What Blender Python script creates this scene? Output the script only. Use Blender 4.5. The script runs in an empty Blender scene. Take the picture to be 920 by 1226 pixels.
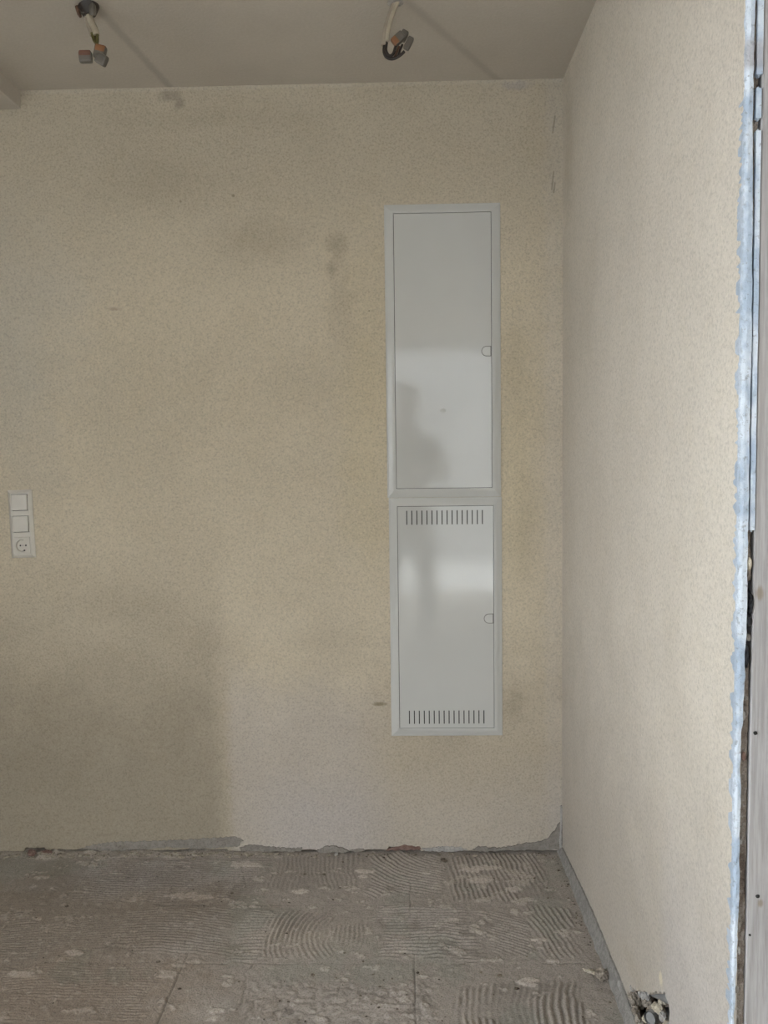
import bpy, bmesh, math, random
import numpy as np
from mathutils import Vector, Matrix

random.seed(7)
S = bpy.context.scene
C = S.collection
PI = math.pi

# ---------------------------------------------------------------- camera
W, D, H = 0.519, 2.711, 2.5          # right wall x, back wall y, ceiling z
CAM_Z = 1.318
cam_d = bpy.data.cameras.new('camera')
cam_d.sensor_fit = 'VERTICAL'
cam_d.sensor_height = 36.0
cam_d.lens = 997.9 / 1226 * 36.0
cam_d.clip_start = 0.02
cam = bpy.data.objects.new('camera', cam_d)
C.objects.link(cam)
R_ = Vector((0.99969373, 0.02144983, -0.01234284))
U_ = Vector((0.01092611, 0.0649547, 0.9978284))
F_ = Vector((-0.02220498, 0.99765765, -0.06470045))
cam.matrix_world = Matrix(((R_.x, U_.x, -F_.x, 0), (R_.y, U_.y, -F_.y, 0), (R_.z, U_.z, -F_.z, CAM_Z), (0, 0, 0, 1)))
S.camera = cam

# ---------------------------------------------------------------- light
S.view_settings.view_transform = 'Standard'
S.view_settings.look = 'None'
S.view_settings.gamma = 1.0
S.view_settings.use_curve_mapping = False
S.view_settings.exposure = 2.64

wd = bpy.data.worlds.new('overcast_sky')
S.world = wd
wd.use_nodes = True
bg = wd.node_tree.nodes['Background']
bg.inputs['Color'].default_value = (0.88, 0.95, 1.0, 1)
bg.inputs['Strength'].default_value = 4.0

# openings of the room behind the camera (real daylight comes through them)
REAR_Y, LEFT_X = -2.80, -2.2
REAR_OPEN = (-0.85, 1.05, 0.0, 2.42)          # x0, x1, z0, z1 terrace opening
LEFT_OPEN = (-1.30, 0.55, 0.95, 2.15)           # y0, y1, z0, z1 side window

def portal(name, loc, rot, sx, sz):
    l = bpy.data.lights.new(name, 'AREA')
    l.shape = 'RECTANGLE'; l.size = sx; l.size_y = sz
    l.cycles.is_portal = True
    o = bpy.data.objects.new(name, l); C.objects.link(o)
    o.location = loc; o.rotation_euler = rot
portal('terrace_opening_portal', ((REAR_OPEN[0]+REAR_OPEN[1])/2, REAR_Y-0.1, (REAR_OPEN[2]+REAR_OPEN[3])/2), (PI/2, 0, 0),
       REAR_OPEN[1]-REAR_OPEN[0], REAR_OPEN[3]-REAR_OPEN[2])
portal('side_window_portal', (LEFT_X-0.1, (LEFT_OPEN[0]+LEFT_OPEN[1])/2, (LEFT_OPEN[2]+LEFT_OPEN[3])/2), (PI/2, 0, -PI/2),
       LEFT_OPEN[1]-LEFT_OPEN[0], LEFT_OPEN[3]-LEFT_OPEN[2])

# ---------------------------------------------------------------- numpy noise
def vnoise(X, Y, scale, seed):
    rs = np.random.RandomState(seed)
    T = rs.rand(256, 256)
    x = X * scale + 1000.3; y = Y * scale + 1000.7
    xi = np.floor(x).astype(int); yi = np.floor(y).astype(int)
    fx = x - xi; fy = y - yi
    fx = fx*fx*(3-2*fx); fy = fy*fy*(3-2*fy)
    a = T[xi % 256, yi % 256]; b = T[(xi+1) % 256, yi % 256]
    c = T[xi % 256, (yi+1) % 256]; d = T[(xi+1) % 256, (yi+1) % 256]
    return (a*(1-fx)+b*fx)*(1-fy) + (c*(1-fx)+d*fx)*fy

def fbm(X, Y, scale, seed, octv=4, gain=0.5):
    s = 0; a = 1.0; t = 0
    for k in range(octv):
        s = s + a*vnoise(X, Y, scale*2.03**k, seed+k*17); t += a; a *= gain
    return s/t

def n1(t, scale, seed):
    return float(fbm(np.array([t]), np.array([seed*3.7]), scale, seed, 3)[0])*2-1

def sstep(a, b, x):
    t = np.clip((x-a)/(b-a), 0, 1); return t*t*(3-2*t)

# ---------------------------------------------------------------- materials
class NT:
    def __init__(s, name):
        s.m = bpy.data.materials.new(name); s.m.use_nodes = True
        s.t = s.m.node_tree; s.n = s.t.nodes; s.l = s.t.links
        s.b = s.n['Principled BSDF']
        s.co = None
    def node(s, kind, **kw):
        x = s.n.new(kind)
        for k, v in kw.items(): setattr(x, k, v)
        return x
    def put(s, sock, v):
        if isinstance(v, bpy.types.NodeSocket): s.l.new(v, sock)
        elif isinstance(v, (tuple, list)):
            sock.default_value = tuple(v) + ((1,) if len(v) == 3 and len(sock.default_value) == 4 else ())
        else: sock.default_value = v
    def math(s, op, a, b=0.0, c=0.0, clamp=False):
        x = s.node('ShaderNodeMath', operation=op, use_clamp=clamp)
        s.put(x.inputs[0], a); s.put(x.inputs[1], b); s.put(x.inputs[2], c)
        return x.outputs[0]
    def coord(s):
        if s.co is None:
            s.co = s.node('ShaderNodeTexCoord').outputs['Object']
            x = s.node('ShaderNodeSeparateXYZ'); s.l.new(s.co, x.inputs[0])
            s.x, s.y, s.z = x.outputs
        return s.co
    def noise(s, scale, detail=3.0, rough=0.55, stretch=None):
        s.coord(); v = s.co
        if stretch:
            mp = s.node('ShaderNodeMapping'); s.l.new(v, mp.inputs[0]); mp.inputs['Scale'].default_value = stretch; v = mp.outputs[0]
        x = s.node('ShaderNodeTexNoise'); s.l.new(v, x.inputs['Vector'])
        x.inputs['Scale'].default_value = scale; x.inputs['Detail'].default_value = detail; x.inputs['Roughness'].default_value = rough
        return x.outputs['Fac']
    def ramp(s, v, a, b, lo=0.0, hi=1.0):
        x = s.node('ShaderNodeMapRange', interpolation_type='SMOOTHSTEP')
        s.put(x.inputs['Value'], v); s.put(x.inputs['From Min'], a); s.put(x.inputs['From Max'], b)
        x.inputs['To Min'].default_value = lo; x.inputs['To Max'].default_value = hi
        return x.outputs[0]
    def mix(s, f, a, b, mode='MIX'):
        x = s.node('ShaderNodeMix', data_type='RGBA', blend_type=mode)
        s.put(x.inputs[0], f); s.put(x.inputs[6], a); s.put(x.inputs[7], b)
        return x.outputs[2]
    def tint(s, f, c, col, base):
        return s.mix(f, c, s.mix(1.0, c, tuple(a/b for a, b in zip(col, base)), 'MULTIPLY'))
    def bump(s, h, strength, dist):
        x = s.node('ShaderNodeBump'); s.put(x.inputs['Height'], h)
        x.inputs['Strength'].default_value = strength; x.inputs['Distance'].default_value = dist
        s.l.new(x.outputs[0], s.b.inputs['Normal'])
    def blob(s, u, v, cu, cv, ru, rv, warp, soft=0.6):
        a = s.math('DIVIDE', s.math('SUBTRACT', u, cu), ru); b = s.math('DIVIDE', s.math('SUBTRACT', v, cv), rv)
        d = s.math('SQRT', s.math('ADD', s.math('MULTIPLY', a, a), s.math('MULTIPLY', b, b)))
        d = s.math('ADD', d, s.math('MULTIPLY', s.math('SUBTRACT', warp, 0.5), 1.2))
        return s.ramp(d, 1.0, 1.0-soft)
    def seg(s, u, v, p, q, w, soft):
        dx, dy = q[0]-p[0], q[1]-p[1]; L = math.hypot(dx, dy); dx /= L; dy /= L
        ru = s.math('SUBTRACT', u, p[0]); rv = s.math('SUBTRACT', v, p[1])
        t = s.math('ADD', s.math('MULTIPLY', ru, dx), s.math('MULTIPLY', rv, dy))
        t = s.math('MINIMUM', s.math('MAXIMUM', t, 0.0), L)
        a = s.math('SUBTRACT', ru, s.math('MULTIPLY', t, dx)); b = s.math('SUBTRACT', rv, s.math('MULTIPLY', t, dy))
        d = s.math('SQRT', s.math('ADD', s.math('MULTIPLY', a, a), s.math('MULTIPLY', b, b)))
        return s.ramp(d, w+soft, w-soft)
    def done(s, col, rough, spec=0.5, metal=0.0):
        s.put(s.b.inputs['Base Color'], col); s.put(s.b.inputs['Roughness'], rough)
        s.b.inputs['Specular IOR Level'].default_value = spec; s.b.inputs['Metallic'].default_value = metal
        return s.m

def plain(name, col, rough=0.5, var=0.08, scale=40, spec=0.5, metal=0.0, bump=0.0):
    t = NT(name); n = t.noise(scale, 3)
    f = t.ramp(n, 0.3, 0.7, 1-var, 1+var)
    x = t.node('ShaderNodeVectorMath', operation='SCALE'); x.inputs[0].default_value = col; t.l.new(f, x.inputs['Scale'])
    if bump: t.bump(n, bump, 0.003)
    return t.done(x.outputs[0], rough, spec, metal)

BASE = (0.650, 0.572, 0.450)

def plaster_grain(t, base, amount=1.0):
    """fine grained plaster: colour speckle, cloudiness, bump"""
    g = t.noise(165, 3, 0.66); big = t.noise(3.0, 4, 0.55); mid = t.noise(16, 4, 0.6)
    c = t.mix(t.ramp(big, 0.30, 0.70), tuple(x*0.955 for x in base), tuple(x*1.03 for x in base))
    c = t.mix(t.ramp(mid, 0.42, 0.75, 0, 0.28*amount), c, (base[0]*0.93, base[1]*0.90, base[2]*0.84))
    c = t.mix(t.ramp(g, 0.34, 0.50, 0.36*amount, 0.0), c, tuple(x*0.50 for x in base))
    c = t.mix(t.ramp(g, 0.54, 0.68, 0.0, 0.42*amount), c, tuple(min(1, x*1.25) for x in base))
    return c, g, mid

def m_wall_back():
    t = NT('back_wall_plaster'); t.coord()
    c, g, mid = plaster_grain(t, BASE)
    u, v = t.x, t.z
    warp = t.noise(6, 4, 0.6); warp2 = t.noise(28, 4, 0.65)
    wl = t.math('MULTIPLY', t.math('SUBTRACT', warp, 0.5), 0.10)
    wl2 = t.math('MULTIPLY', t.math('SUBTRACT', warp2, 0.5), 0.05)
    uu = t.math('ADD', u, wl2)
    # greyer, newer plaster low on the wall, with a straight left border
    m = t.math('MULTIPLY', t.ramp(uu, -0.61, -0.565), t.ramp(uu, 0.02, -0.22))
    top = t.math('ADD', t.math('MULTIPLY', u, 0.10), t.math('ADD', v, t.math('MULTIPLY', wl, 1.5)))
    m = t.math('MULTIPLY', m, t.ramp(top, 0.64, 0.40))
    c = t.tint(t.math('MULTIPLY', m, 0.72), c, (0.66, 0.60, 0.535), BASE)
    m = t.math('MULTIPLY', t.ramp(uu, -0.59, -0.35), t.ramp(t.math('ADD', v, wl), 0.36, 0.10))
    c = t.tint(t.math('MULTIPLY', m, 0.55), c, (0.67, 0.61, 0.54), BASE)
    # old, slightly browner area to its left, deepened for the light falloff
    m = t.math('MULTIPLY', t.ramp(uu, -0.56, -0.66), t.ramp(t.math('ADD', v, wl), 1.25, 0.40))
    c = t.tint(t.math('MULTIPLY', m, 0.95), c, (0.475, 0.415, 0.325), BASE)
    m = t.ramp(t.math('ADD', v, t.math('MULTIPLY', wl, 4.0)), 1.75, 2.40)  # light falloff towards the ceiling, painted as a darker tone
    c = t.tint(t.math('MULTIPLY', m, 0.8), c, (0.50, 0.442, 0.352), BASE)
    m = t.ramp(t.math('ADD', v, t.math('MULTIPLY', wl, 4.0)), 0.85, 0.25)  # painted darker low down, standing in for the fading light
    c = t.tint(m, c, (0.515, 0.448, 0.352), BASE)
    # greyer tone at the upper left
    m = t.blob(u, v, -1.28, 1.75, 0.42, 0.62, warp, 0.9)
    c = t.tint(t.math('MULTIPLY', m, 0.75), c, (0.57, 0.525, 0.45), BASE)
    # smooth strip of filler along the inner corner
    m = t.math('MULTIPLY', t.ramp(t.math('ADD', u, t.math('MULTIPLY', wl2, 1.4)), 0.445, 0.485), t.ramp(v, 0.0, 0.1, 0.8, 1.0))
    strip = m
    c = t.tint(t.math('MULTIPLY', m, 0.55), c, (0.66, 0.60, 0.52), BASE)
    # yellowish halo beside the cabinets
    m = t.math('MAXIMUM', t.blob(u, v, -0.10, 1.45, 0.14, 0.75, warp, 0.9), t.blob(u, v, 0.37, 1.30, 0.10, 0.85, warp, 0.9))
    c = t.tint(t.math('MULTIPLY', m, 0.45), c, (0.66, 0.57, 0.395), BASE)
    # handling marks and soot
    for (cu, cv, ru, rv, k) in ((-0.20, 2.00, 0.05, 0.06, .40), (-0.22, 1.92, 0.035, 0.035, .45), (-0.19, 1.80, 0.07, 0.22, .20),
                                (-0.45, 2.02, 0.22, 0.10, .22), (-0.76, 2.20, 0.25, 0.14, .16), (0.37, 1.62, 0.05, 0.24, .13),
                                (0.40, 1.10, 0.05, 0.30, .13), (0.36, 0.50, 0.06, 0.10, .28), (0.06, 1.70, 0.45, 0.35, .05),
                                (-0.90, 0.85, 0.28, 0.10, .14), (-0.30, 0.72, 0.14, 0.06, .16), (-0.55, 2.40, 0.5, 0.05, .12)):
        m = t.blob(u, v, cu, cv, ru, rv, warp2, 0.9)
        c = t.tint(t.math('MULTIPLY', m, k), c, (0.30, 0.25, 0.18), BASE)
    for (cu, cv, ru, rv, k, col) in ((-0.085, 0.505, 0.030, 0.010, .75, (.22, .18, .11)), (-0.925, 1.809, 0.030, 0.009, .5, (.36, .26, .20)),
                                     (-1.02, 0.062, 0.05, 0.006, .5, (.30, .25, .20)), (-0.10, 1.79, 0.004, 0.003, .7, (.1, .08, .06)),
                                     (-0.70, 2.145, 0.006, 0.005, .6, (.2, .16, .12)), (-0.53, 2.16, 0.008, 0.006, .6, (.2, .16, .12))):
        m = t.blob(u, v, cu, cv, ru, rv, warp2, 0.7)
        c = t.mix(t.math('MULTIPLY', m, k), c, col)
    # scratches in the filler by the corner
    for p, q in (((0.487, 2.335), (0.494, 2.385)), ((0.484, 2.16), (0.490, 2.215)), ((0.490, 2.15), (0.494, 2.18))):
        c = t.mix(t.math('MULTIPLY', t.seg(u, v, p, q, 0.0022, 0.0022), 0.6), c, (0.22, 0.19, 0.15))
    # grey plaster over the two old junction boxes
    m = t.math('MULTIPLY', t.blob(u, v, -0.725, 2.474, 0.056, 0.028, warp2, 0.7), 1.0)
    m = t.math('MAXIMUM', m, t.blob(u, v, -0.695, 2.450, 0.026, 0.026, warp2, 0.7))
    c = t.tint(t.math('MULTIPLY', m, 0.80), c, (0.44, 0.378, 0.300), BASE)
    m = t.blob(u, v, 0.375, 2.482, 0.062, 0.020, warp2, 0.7)
    c = t.tint(t.math('MULTIPLY', m, 0.65), c, (0.52, 0.47, 0.45), BASE)
    # bead of light filler under the ceiling
    m = t.ramp(t.math('ADD', v, t.math('MULTIPLY', wl2, 0.35)), 2.484, 2.494)
    c = t.tint(t.math('MULTIPLY', m, 0.5), c, (0.70, 0.64, 0.54), BASE)
    h = t.math('ADD', t.math('MULTIPLY', g, t.math('SUBTRACT', 1.0, t.math('MULTIPLY', strip, 0.7))), t.math('MULTIPLY', mid, 0.5))
    t.bump(h, 0.55, 0.004)
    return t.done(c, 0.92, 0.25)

def m_wall_right():
    t = NT('right_wall_plaster'); t.coord()
    c, g, mid = plaster_grain(t, (0.665, 0.605, 0.530), 0.9)
    u, v = t.y, t.z
    warp = t.noise(6, 4, 0.6); warp2 = t.noise(28, 4, 0.65)
    m = t.math('MULTIPLY', t.ramp(t.math('ADD', u, t.math('MULTIPLY', warp, 0.05)), 1.72, 1.62), t.ramp(v, 0.75, 0.25))
    c = t.tint(t.math('MULTIPLY', m, 0.55), c, (0.66, 0.60, 0.53), BASE)
    m = t.ramp(t.math('ADD', v, t.math('MULTIPLY', warp, 0.3)), 1.15, 0.35)  # shade painted into the wall foot to follow the light falloff
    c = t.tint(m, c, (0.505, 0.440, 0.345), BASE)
    for (cu, cv, ru, rv, k) in ((2.62, 2.25, 0.10, 0.3, .22), (2.2, 1.1, 0.25, 0.35, .10), (1.85, 0.14, 0.14, 0.05, .20), (2.35, 1.75, 0.2, 0.25, .08), (1.6, 1.0, 0.1, 0.4, .08)):
        c = t.mix(t.math('MULTIPLY', t.blob(u, v, cu, cv, ru, rv, warp2, 0.9), k), c, (0.36, 0.29, 0.20))
    c = t.mix(t.math('MULTIPLY', t.blob(u, v, 1.655, 0.245, 0.018, 0.022, warp2, 0.6), .8), c, (0.70, 0.63, 0.48))
    t.bump(t.math('ADD', g, t.math('MULTIPLY', mid, 0.4)), 0.50, 0.004)
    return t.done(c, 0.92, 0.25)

def m_ceiling():
    t = NT('ceiling_paint'); t.coord()
    big = t.noise(2.5, 4); g = t.noise(120, 3); w2 = t.noise(30, 4)
    c = t.mix(t.ramp(big, 0.3, 0.7), (0.545, 0.50, 0.445), (0.60, 0.55, 0.49))
    c = t.mix(t.ramp(g, 0.4, 0.62, 0.08, 0.0), c, (0.3, 0.26, 0.2))
    # filled cable chases, one from each lamp outlet to the wall
    wob = t.math('MULTIPLY', t.math('SUBTRACT', w2, 0.5), 0.012)
    ux = t.math('ADD', t.x, wob)
    c = t.mix(t.math('MULTIPLY', t.seg(ux, t.y, (-0.782, 2.24), (-0.722, 2.72), 0.012, 0.009), 0.50), c, (0.34, 0.31, 0.28))
    a = t.seg(ux, t.y, (0.030, 2.25), (0.325, 2.73), 0.012, 0.010)
    c = t.mix(t.math('MULTIPLY', a, 0.34), c, (0.32, 0.29, 0.26))
    t.bump(t.math('ADD', g, t.math('MULTIPLY', w2, 0.6)), 0.25, 0.003)
    return t.done(c, 0.9, 0.25)

def m_floor():
    t = NT('tile_adhesive_floor'); t.coord()
    at = t.node('ShaderNodeAttribute', attribute_name='albedo')
    g = t.noise(230, 3, 0.65); w = t.noise(45, 4, 0.65)
    c = t.mix(t.ramp(g, 0.36, 0.54, 0.50, 0.0), at.outputs['Color'], (0.13, 0.11, 0.09))
    c = t.mix(t.ramp(w, 0.52, 0.72, 0.0, 0.35), c, (0.50, 0.45, 0.38))
    t.bump(t.math('ADD', g, w), 0.6, 0.003)
    return t.done(c, 0.93, 0.2)

def m_wood():
    t = NT('planed_softwood'); t.coord()
    n = t.noise(9, 4, 0.6, (18, 18, 0.7)); n2 = t.noise(60, 3, 0.6, (6, 6, 0.35)); big = t.noise(3, 3)
    c = t.mix(t.ramp(n, 0.35, 0.65), (0.33, 0.315, 0.315), (0.43, 0.415, 0.42))
    c = t.mix(t.ramp(n2, 0.5, 0.7, 0, 0.35), c, (0.26, 0.235, 0.22))
    c = t.mix(t.ramp(big, 0.4, 0.65, 0, 0.25), c, (0.40, 0.37, 0.34))
    for (cx, cz, r) in ((0.556, 1.10, 0.010), (0.566, 0.60, 0.006)):
        c = t.mix(t.math('MULTIPLY', t.blob(t.x, t.z, cx, cz, r, r*1.6, n, 0.7), 0.7), c, (0.24, 0.19, 0.13))
    t.bump(n2, 0.25, 0.002)
    return t.done(c, 0.75, 0.3)

def m_gypsum():
    t = NT('broken_gypsum_edge'); t.coord()
    a = t.noise(22, 4, 0.6, (1, 1, 0.6)); b = t.noise(120, 4, 0.7)
    c = t.mix(t.ramp(a, 0.40, 0.60), (0.70, 0.77, 0.87), (0.44, 0.53, 0.66))  # bluish tone holds the cool daylight that falls on this face
    c = t.mix(t.ramp(b, 0.30, 0.44, 0.65, 0.0), c, (0.22, 0.23, 0.26))
    m = t.math('MULTIPLY', t.ramp(t.z, 1.885, 1.90), t.ramp(t.z, 1.945, 1.925))
    c = t.mix(t.math('MULTIPLY', m, 0.6), c, (0.36, 0.33, 0.34))
    m = t.ramp(t.math('ADD', t.x, t.math('MULTIPLY', t.math('SUBTRACT', b, 0.5), 0.012)), 0.5225, 0.5190)
    c = t.mix(t.math('MULTIPLY', m, 0.60), c, (0.34, 0.38, 0.44))
    t.bump(t.math('ADD', a, b), 0.7, 0.004)
    return t.done(c, 0.9, 0.25)

def m_masonry():
    t = NT('rough_brown_masonry'); t.coord()
    a = t.noise(14, 5, 0.65); b = t.noise(90, 4, 0.7)
    c = t.mix(t.ramp(a, 0.35, 0.65), (0.20, 0.155, 0.125), (0.33, 0.285, 0.25))
    c = t.mix(t.ramp(b, 0.52, 0.66, 0, 0.6), c, (0.46, 0.43, 0.40))
    c = t.mix(t.ramp(b, 0.30, 0.42, 0.7, 0.0), c, (0.05, 0.04, 0.035))
    t.bump(t.math('ADD', a, b), 1.0, 0.012)
    return t.done(c, 0.95, 0.15)

def m_lacquer(name, col, rough=0.16):
    t = NT(name); n = t.noise(900, 2); big = t.noise(5, 3)
    c = t.mix(t.ramp(big, 0.3, 0.7), tuple(x*0.985 for x in col), tuple(x*1.01 for x in col))
    t.bump(n, 0.02, 0.001)
    r = t.ramp(big, 0.3, 0.7, rough*0.9, rough*1.15)
    m = t.done(c, r, 0.5)
    return m

def m_rubble(name, a, b):
    t = NT(name); n = t.noise(60, 5, 0.7); k = t.noise(200, 3, 0.7)
    c = t.mix(t.ramp(n, 0.38, 0.62), a, b)
    c = t.mix(t.ramp(k, 0.32, 0.45, 0.5, 0), c, tuple(x*0.35 for x in a))
    t.bump(t.math('ADD', n, k), 0.8, 0.004)
    return t.done(c, 0.95, 0.15)

M = dict(
    back=m_wall_back(), right=m_wall_right(), ceil=m_ceiling(), floor=m_floor(), wood=m_wood(), gyp=m_gypsum(), mas=m_masonry(),
    lac=m_lacquer('white_lacquered_steel', (0.595, 0.595, 0.58), 0.055), frame=m_lacquer('white_lacquered_frame', (0.60, 0.60, 0.585), 0.18),
    dark=plain('dark_interior', (0.035, 0.034, 0.032), 0.8), lockm=plain('white_plastic_lock', (0.60, 0.60, 0.585), 0.35, 0.02),
    seam=plain('dark_grey_seam', (0.17, 0.165, 0.155), 0.8),  # dark grey ring round each lock
    plastic=plain('white_switch_plastic', (0.64, 0.605, 0.55), 0.32, 0.02), hole=plain('black_pin_hole', (0.015, 0.014, 0.013), 0.6),
    steel=plain('dull_steel', (0.45, 0.43, 0.40), 0.4, 0.1, metal=0.8),
    greypl=m_rubble('grey_filler', (0.265, 0.240, 0.215), (0.340, 0.310, 0.280)), band=m_rubble('grey_cement_band', (0.27, 0.255, 0.24), (0.36, 0.34, 0.32)),
    palepl=m_rubble('pale_filler', (0.38, 0.36, 0.345), (0.50, 0.475, 0.45)),
    redch=m_rubble('reddish_masonry', (0.19, 0.115, 0.095), (0.28, 0.19, 0.16)),
    mortar=m_rubble('pale_mortar', (0.46, 0.40, 0.31), (0.62, 0.56, 0.46)), dmort=m_rubble('brown_mortar', (0.22, 0.185, 0.15), (0.42, 0.37, 0.32)),
    crumb=m_rubble('dark_crumbs', (0.07, 0.055, 0.045), (0.20, 0.165, 0.13)), black=m_rubble('black_lumps', (0.012, 0.012, 0.014), (0.05, 0.05, 0.055)),
    near=plain('plain_plaster', (0.52, 0.49, 0.44), 0.9, 0.05, 4, 0.2), out=plain('pale_paving', (0.44, 0.43, 0.41), 0.9, 0.1, 4, 0.2),
    sheath=plain('grey_cable_sheath', (0.42, 0.365, 0.28), 0.5, 0.1), sheath2=plain('grey_brown_cable_sheath', (0.33, 0.28, 0.225), 0.5, 0.1),
    yg=plain('green_yellow_wire', (0.10, 0.085, 0.02), 0.5, 0.35, 120), bw=plain('black_wire', (0.026, 0.019, 0.016), 0.45, 0.1), brw=plain('brown_wire', (0.10, 0.05, 0.03), 0.45, 0.1),
    wago=plain('grey_connector_body', (0.125, 0.110, 0.092), 0.45, 0.1), orange=plain('orange_connector_lever', (0.23, 0.10, 0.04), 0.45, 0.1),
    rbrown=plain('red_brown_connector_lever', (0.13, 0.055, 0.035), 0.5, 0.1), conduit=plain('grey_conduit', (0.25, 0.25, 0.25), 0.5, 0.1),
    skin=plain('skin', (0.50, 0.31, 0.22), 0.55, 0.06, 20), hair=plain('dark_hair', (0.03, 0.022, 0.017), 0.6, 0.2, 90),
    jacket=plain('dark_grey_jacket', (0.055, 0.055, 0.06), 0.9, 0.2, 60), jeans=plain('dark_work_trousers', (0.05, 0.055, 0.07), 0.9, 0.2, 60),
    shoe=plain('dark_shoe', (0.03, 0.028, 0.026), 0.7), glass=plain('black_phone', (0.02, 0.02, 0.022), 0.25),
    frame_w=plain('white_window_frame', (0.72, 0.72, 0.70), 0.4, 0.02),
)

# ---------------------------------------------------------------- mesh helpers
def link(name, bm, mat, parent=None, smooth=False, loc=None):
    me = bpy.data.meshes.new(name)
    bmesh.ops.recalc_face_normals(bm, faces=bm.faces[:])
    bm.to_mesh(me); bm.free()
    if mat: me.materials.append(mat)
    if smooth:
        for p in me.polygons: p.use_smooth = True
    o = bpy.data.objects.new(name, me); C.objects.link(o)
    if parent: o.parent = parent
    if loc: o.location = loc
    return o

def empty(name, loc=(0, 0, 0)):
    o = bpy.data.objects.new(name, None); C.objects.link(o); o.location = loc; o.empty_display_size = 0.05
    return o

def tag(o, label=None, cat=None, group=None, kind=None):
    if label: o['label'] = label
    if cat: o['category'] = cat
    if group: o['group'] = group
    if kind: o['kind'] = kind
    return o

def box(bm, x0, x1, y0, y1, z0, z1, bev=0.0, mat=None):
    r = bmesh.ops.create_cube(bm, size=1.0)
    vs = r['verts']
    for v in vs:
        v.co = Vector((x0+(v.co.x+.5)*(x1-x0), y0+(v.co.y+.5)*(y1-y0), z0+(v.co.z+.5)*(z1-z0)))
    if bev:
        es = list({e for v in vs for e in v.link_edges})
        bmesh.ops.bevel(bm, geom=es, offset=bev, segments=2, profile=0.6, affect='EDGES')
    return vs

def tube(bm, pts, rad, sides=10, caps=True):
    pts = [Vector(p) for p in pts]
    n = len(pts); rs = rad if isinstance(rad, (list, tuple)) else [rad]*n
    rings = []; prev = None
    for i, p in enumerate(pts):
        tg = (pts[min(i+1, n-1)] - pts[max(i-1, 0)]).normalized()
        if prev is None:
            a = tg.orthogonal().normalized()
        else:
            a = (prev - tg*prev.dot(tg)).normalized()
        prev = a; b = tg.cross(a)
        rings.append([bm.verts.new(p + (a*math.cos(2*PI*k/sides)+b*math.sin(2*PI*k/sides))*rs[i]) for k in range(sides)])
    for r0, r1 in zip(rings, rings[1:]):
        for k in range(sides):
            bm.faces.new((r0[k], r0[(k+1) % sides], r1[(k+1) % sides], r1[k]))
    if caps:
        bm.faces.new(rings[0][::-1]); bm.faces.new(rings[-1])

def smooth_path(pts, n=6):
    pts = [Vector(p) for p in pts]; out = []
    for i in range(len(pts)-1):
        p0 = pts[max(i-1, 0)]; p1 = pts[i]; p2 = pts[i+1]; p3 = pts[min(i+2, len(pts)-1)]
        for k in range(n):
            t = k/n
            out.append(0.5*((2*p1)+(-p0+p2)*t+(2*p0-5*p1+4*p2-p3)*t*t+(-p0+3*p1-3*p2+p3)*t**3))
    out.append(pts[-1]); return out

def poly_slab(loops, to3d, depth):
    """planar outline with holes, triangulated, extruded by the vector depth"""
    bm = bmesh.new(); edges = []
    for lp in loops:
        vs = [bm.verts.new(to3d(*p)) for p in lp]
        edges += [bm.edges.new((vs[i], vs[(i+1) % len(vs)])) for i in range(len(vs))]
    bmesh.ops.triangle_fill(bm, edges=edges, use_beauty=True)
    r = bmesh.ops.extrude_face_region(bm, geom=bm.faces[:])
    for g in r['geom']:
        if isinstance(g, bmesh.types.BMVert): g.co += Vector(depth)
    return bm

def ragged(poly, step=0.008, amp=0.004, seed=1):
    out = []; n = len(poly); rnd = random.Random(seed)
    for i in range(n):
        a = Vector(poly[i]); b = Vector(poly[(i+1) % n]); k = max(1, int((b-a).length/step))
        nrm = Vector((-(b-a).y, (b-a).x)).normalized()
        for j in range(k):
            out.append(tuple(a.lerp(b, j/k) + nrm*rnd.uniform(-amp, amp)))
    return out

def lump(bm, c, r, seed, squash=(1, 1, 1), sub=2, rough=0.35):
    rnd = random.Random(seed)
    v = bmesh.ops.create_icosphere(bm, subdivisions=sub, radius=1.0)['verts']
    off = [Vector((rnd.uniform(-1, 1), rnd.uniform(-1, 1), rnd.uniform(-1, 1))) for _ in range(5)]
    for q in v:
        d = q.co.normalized(); k = 1.0
        for o in off: k -= rough*0.35*max(0, d.dot(o))
        k += rnd.uniform(-rough, rough)*0.25
        q.co = Vector(c) + Vector((d.x*squash[0], d.y*squash[1], d.z*squash[2]))*r*k

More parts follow.
